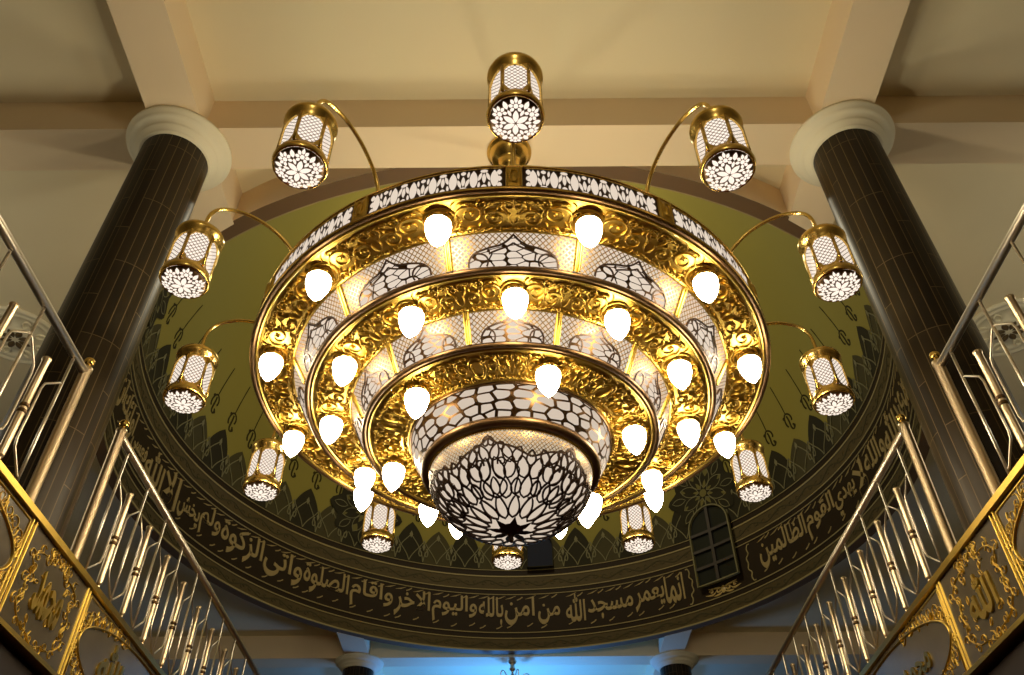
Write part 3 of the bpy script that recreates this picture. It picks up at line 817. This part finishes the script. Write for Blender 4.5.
for k in range(6):
    c=PH+60*k
    tr.ribbon(WM,[(c+30*(x/20-1),bound(x/20-1)) for x in range(41)],lw*1.15,.010,flat=True)
    cells=[(.30,0,.26,.085,0),(.30,20,.24,.085,3),(.485,10,.19,.10,4),(.50,30,.20,.10,0),
      (.51,0,.16,.075,0),(.50,20,.15,.085,6),
      (.655,5.5,.20,.10,-18),(.66,14.5,.19,.10,16),(.665,24.5,.19,.11,-14),
      (.79,4.0,.15,.085,24),(.775,12.5,.16,.09,-22),(.765,20,.14,.09,26),(.745,30,.13,.09,0),(.885,1.8,.08,.06,-10),
      (.84,8.5,.07,.06,-50)]
    for r,th,l,w_,ti in cells:
        for sg in ((1,-1) if th not in (0,30) else ((1,) )):
            tr.ribbon(WM,az(c,tear(r,th*sg,l,w_,ti*sg)),lw,.010,closed=True,flat=True)
    for sg in (1,-1):
        f=lambda st:az(c,[(sg*x,y) for x,y in st])
        for st in (bez((.0,.40),(.10,.44),(.14,.52),(.055,.58)),bez((.055,.58),(.0,.62),(.0,.70),(.03,.74)),bez((.17,.36),(.10,.42),(.20,.50),(.24,.60)),bez((.24,.60),(.22,.70),(.12,.72),(.12,.80)),
                   spiral(.105,.70,.045,.012,200,-1.2,12)):
            tr.ribbon(WM,f(st),lw,.010,flat=True)
tr.build('leaf_tracery',IRON,bo)
# star finial
m=MB()
zf_=Zl(.396)
m.lathe([(0,Zl(.3895)),(.008,Zl(.391)),(.013,Zl(.3935)),(.010,Zl(.396)),(.022,Zl(.399)),(.045,Zl(.402)),(.07,Zl(.4045))],24)
for k in range(8):
    u=45*k+8
    pts=[(u-20,.06),(u-15,.11),(u-7,.145),(u,.205),(u+7,.145),(u+15,.11),(u+20,.06)]
    b=len(m.v)
    for uu,v in pts:
        p,N=WM(uu,v); m.v.append(tuple(p+N*.014)); p,N=WM(uu,.02); m.v.append(tuple(p+N*.018))
    for i in range(6): m.face((b+2*i,b+2*i+2,b+2*i+3,b+2*i+1))
m.build('star_finial',IRON,bo)
# ---- pole, canopy, spokes
m=MB(); m.lathe([(.026,Zl(.42)),(.026,Zl(.985))],20); 
for k in range(6):
    a=R_(60*k+15); m.tube([(0,0,Zl(.600)),(.262*S*sin(a),-.262*S*cos(a),Zl(.5935))],.014,8)
    m.tube([(.20*S*sin(a),-.20*S*cos(a),Zl(.596)),(.19*S*sin(a),-.19*S*cos(a),Zl(.536))],.01,6); m.tube([(.15*S*sin(a),-.15*S*cos(a),Zl(.5975)),(.13*S*sin(a),-.13*S*cos(a),Zl(.504))],.01,6)
m.build('hanging_pole',GOLDS,ch)
m=MB(); m.lathe([(0,-.001),(.165,-.001),(.172,-.012),(.168,-.03),(.150,-.04),(.145,-.06),(.125,-.10),(.092,-.13),(.078,-.15),(.074,-.18),(.055,-.21),(.035,-.23),(.028,-.26),(.0,-.262)],40); m.build('ceiling_canopy',GOLDS,ch)
# ---- bulbs
def bulb(r,ang,z,first=None):
    a=R_(ang); loc=Vector((r*S*sin(a),-r*S*cos(a),Zl(z)))
    if first: return dup(first,ch,loc,a)
    m=MB(); q=1.12
    m.lathe([(0,-.157),(.005,-.152),(.016,-.140),(.034,-.113),(.0475,-.078),(.0545,-.042),(.0550,-.016),(.050,-.004),(.040,.0)],20)
    m.v=[(x*q,y*q,z*1.02) for x,y,z in m.v]
    o=m.build('bulb',BULB,ch,loc)
    m=MB(); m.lathe([(.052,-.008),(.060,-.008),(.064,.004),(.060,.012),(.046,.018),(.040,.03),(.048,.036),(.078,.040),(.084,.052)],24); m.build('socket',GOLDS,o)
    return o
b0=None
for k in range(12): 
    o=bulb(.2435,30*k+15,.5565,b0); b0=b0 or o
for k in range(12): bulb(.181,30*k+.6,.5265,b0)
for k in range(6): bulb(.1225,60*k+15,.4935,b0)
# ---- lanterns on arms
LZ=.5535; LR=.338
def lantern_proto():
    a=0; loc=Vector((0,-LR*S,Zl(LZ)))
    q=.0215*S; hh=.060*S; rb=q*.92
    m=MB()
    # bottom ring, top cap
    m.lathe([(q*.90,.004),(q*.95,-.004),(q*1.0,.004),(q*1.03,.018),(q*1.0,.034),(q*.95,.044),(q*.94,.054),(rb*.96,.062)],36)
    lm=m; m=MB()
    t=hh
    m.lathe([(rb*.93,t-.062),(q*.90,t-.052),(q*.94,t-.038),(q*1.02,t-.026),(q*1.04,t-.010),(q*1.0,t+.006),(q*.9,t+.016),(q*.6,t+.040),(q*.3,t+.052),(q*.16,t+.066),(q*.16,t+.085),(.012,t+.095)],36)
    o=lm.build('lantern',GOLDS,ch,loc); m.build('lantern_cap',GOLDS,o)
    # six sided body frame with arched openings
    z0,z1=.060,t-.056; fr=MB(); gl=MB()
    for k in range(6):
        A0,A1=R_(60*k-30),R_(60*k+30)
        p0=Vector((rb*sin(A0),-rb*cos(A0),0)); p1=Vector((rb*sin(A1),-rb*cos(A1),0)); nm=Vector((sin(R_(60*k)),-cos(R_(60*k)),0)); w=(p1-p0).length
        FM=lambda u,v:(p0.lerp(p1,u)+Vector((0,0,z0+(z1-z0)*v)),nm)
        # opening outline: elongated octagon
        op=[(.07,.20),(.07,.80),(.24,.95),(.5,.99),(.76,.95),(.93,.80),(.93,.20),(.76,.05),(.5,.01),(.24,.05)]
        ot=[(0,.22),(0,.78),(.0,1),(.5,1),(1,1),(1,.78),(1,.22),(1,0),(.5,0),(0,0)]
        b=len(fr.v)
        for (u,v),(u2,v2) in zip(op,ot):
            pt,_=FM(u,v); fr.v.append(tuple(pt+nm*.006)); pt,_=FM(u2,v2); fr.v.append(tuple(pt+nm*.0045)); pt,_=FM(u,v); fr.v.append(tuple(pt-nm*.004))
        n=len(op)
        for i in range(n):
            j=(i+1)%n; fr.face((b+3*i,b+3*i+1,b+3*j+1,b+3*j),False); fr.face((b+3*i,b+3*j,b+3*j+2,b+3*i+2),False)
        c=len(gl.v); pts=[FM(u,v)[0] for u,v in ((.02,.0),(.98,.0),(.98,1),(.02,1))]
        for pt in pts: gl.v.append(tuple(pt-nm*.003))
        gl.face((c,c+1,c+2,c+3),False,[(0,0),(w,0),(w,z1-z0),(0,z1-z0)])
        fr.tube([p0+Vector((0,0,z0)),p0+Vector((0,0,z1))],.007,6)
    fr.build('lantern_frame',GOLDS,o); gl.build('lattice_pane',LATL,o)
    # convex flower plate
    ps=[(q*.90*sin(pi/2*i/8),.002-.028*cos(pi/2*i/8)) if i else (0.0005,-.026) for i in range(9)]
    m=MB(); m.lathe(ps,36); m.build('base_plate',BRONZE,o)
    def BMp(u,v):
        r=math.hypot(u,v); t=min(1,r); i=math.asin(min(1,t)); rr=q*.90*r; z=.002-.028*cos(i)
        nn=Vector((u*.35,v*.35,-1)).normalized(); return Vector((rr*(u/r if r>1e-6 else 0),rr*(v/r if r>1e-6 else 0),z)),nn
    m=MB()
    for k in range(6):
        a=60*k+30; ca,sa=cos(R_(a)),sin(R_(a))
        m.patch(BMp,lens(.29*ca,.29*sa,.50,.23,a,5),.004,.002)
        fx,fy=.70*ca,.70*sa
        m.patch(BMp,circ(fx,fy,.095,.095,8),.005,.001)
        for j in range(8):
            b=a+180+45*j
            if j==0: continue
            m.patch(BMp,lens(fx+.20*cos(R_(b)),fy+.20*sin(R_(b)),.20,.14,b,4),.004,.002)
        a+=30; m.patch(BMp,lens(.80*cos(R_(a)),.80*sin(R_(a)),.32,.19,a,4),.004,.002); m.patch(BMp,lens(.48*cos(R_(a)),.48*sin(R_(a)),.28,.13,a,4),.004,.002)
    m.build('lit_petals',LANT,o)
    # curved arm
    ar=MB(); top=.060*S+.09
    pts=smooth([(0,(-.258)*S,Zl(.594)),(0,-.2585*S,Zl(.618)),(0,-.266*S,Zl(.641)),(0,-.283*S,Zl(.660)),(0,-.306*S,Zl(.6685)),(0,-.326*S,Zl(.666)),(0,-.3375*S,Zl(.652)),(0,-.338*S,Zl(LZ)+top-.02)] if False else
        [(-.243*S,Zl(.590)),(-.2435*S,Zl(.618)),(-.253*S,Zl(.643)),(-.275*S,Zl(.662)),(-.303*S,Zl(.6695)),(-.326*S,Zl(.664)),(-.3365*S,Zl(.650)),(-.338*S,Zl(LZ)+top-.02)],5)
    ar.tube([(0,y,z) for y,z in pts],.0105,10)
    arm=ar.build('lantern_arm',GOLDS,ch)
    m=MB(); m.ball((0,-.243*S,Zl(.5965)),.024,12,8); m.build('arm_knob',GOLDS,arm)
    return o,arm
l0,a0_=lantern_proto()
for k in range(1,12):
    a=R_(30*k); dup(l0,ch,Vector((LR*S*sin(a),-LR*S*cos(a),Zl(LZ))),math.atan2(-LR*sin(a+ROT),CC-LR*cos(a+ROT))-ROT); dup(a0_,ch,Vector((0,0,0)),a)

# ================================================================== FAR PENDANT
pe=empty('pendant_lamp',P(-.006,2.457,1.0)); tag(pe,'small pendant lamp hanging from the far beam against the blue light','lamp')
m=MB(); m.lathe([(0,-.001),(.07,-.001),(.06,-.03),(.035,-.05),(.035,-.10),(.05,-.115),(.045,-.14),(.02,-.16),(.018,-.20),(.045,-.23),(.06,-.30),(.05,-.42),(.02,-.46),(0,-.47)],20); m.build('stem',STEEL,pe)
for k in range(6):
    a=R_(60*k+20); m=MB()
    m.tube([(r*sin(a),-r*cos(a),z) for r,z in smooth([(.04,-.42),(.12,-.30),(.20,-.22),(.27,-.24),(.29,-.34)],4)],.008,7)
    o=m.build('arm',STEEL,pe); m=MB(); m.lathe([(.02,0),(.05,-.02),(.06,-.07),(.045,-.12),(0,-.13)],14,(.29*sin(a),-.29*cos(a),-.34)); m.build('shade',CAPW,o)

# ================================================================== LIGHTS
def point(name,loc,w,col,r):
    l=bpy.data.lights.new(name,'POINT'); l.energy=w; l.color=col; l.shadow_soft_size=r
    o=bpy.data.objects.new(name,l); COL.objects.link(o); o.location=loc; return o
WARM=(1.0,.92,.70)
for k in range(6):
    a=R_(60*k+45); point('ring_lamp',P(.19*sin(a),CC-.19*cos(a),.585),34,WARM,.06)
l=bpy.data.lights.new('added_blue_uplight','SPOT'); l.energy=420; l.color=(.04,.28,1.0); l.shadow_soft_size=.2; l.spot_size=R_(150); l.spot_blend=.5  # unseen blue source, added for the blue glow on the far ceiling and beam
o=bpy.data.objects.new('added_blue_uplight',l); COL.objects.link(o); o.location=P(0,2.68,.74); o.rotation_euler=(pi,0,0)
l=bpy.data.lights.new('added_blue_uplight_low','SPOT'); l.energy=230; l.color=(.22,.46,1.0); l.shadow_soft_size=.4; l.spot_size=R_(152); l.spot_blend=.3  # lower unseen blue source, added to tint the slab before the far beam
o=bpy.data.objects.new('added_blue_uplight_low',l); COL.objects.link(o); o.location=P(0,2.85,.30); o.rotation_euler=(pi,0,0)
point('dome_fill',P(0,DC,1.70),290,(1.0,.90,.66),.12)  # fill light without a fixture, added to brighten dome and drum
for sx in (-1,1): point('balcony_fill',P(sx*1.05,.75,.72),60,(1.0,.93,.74),.4)  # unseen fill on each side, added to lift the side ceilings and rails
point('hall_fill',P(0,-.55,.80),70,(1.0,.90,.72),.25)  # weak fill added behind the camera, no fixture there
w=bpy.data.worlds.new('World'); SC.world=w; w.use_nodes=True
w.node_tree.nodes['Background'].inputs[0].default_value=(.05,.045,.035,1); w.node_tree.nodes['Background'].inputs[1].default_value=.3

# ================================================================== CAMERA
cd=bpy.data.cameras.new('Camera'); cam=bpy.data.objects.new('Camera',cd); COL.objects.link(cam)
cd.sensor_width=36; cd.lens=850/1024*36; cd.clip_end=200; cd.clip_start=.05
cam.matrix_world=Matrix.Translation((0,0,CZ))@Matrix.Rotation(R_(90+43.0),4,'X')@Matrix.Rotation(R_(-.43),4,'Z')
SC.camera=cam
vs=SC.view_settings; vs.view_transform='Standard'; vs.look='None'; vs.exposure=0; vs.gamma=1; vs.use_curve_mapping=False
SC.cycles.use_denoising=True
SC.cycles.max_bounces=8
SC.cycles.sample_clamp_indirect=4
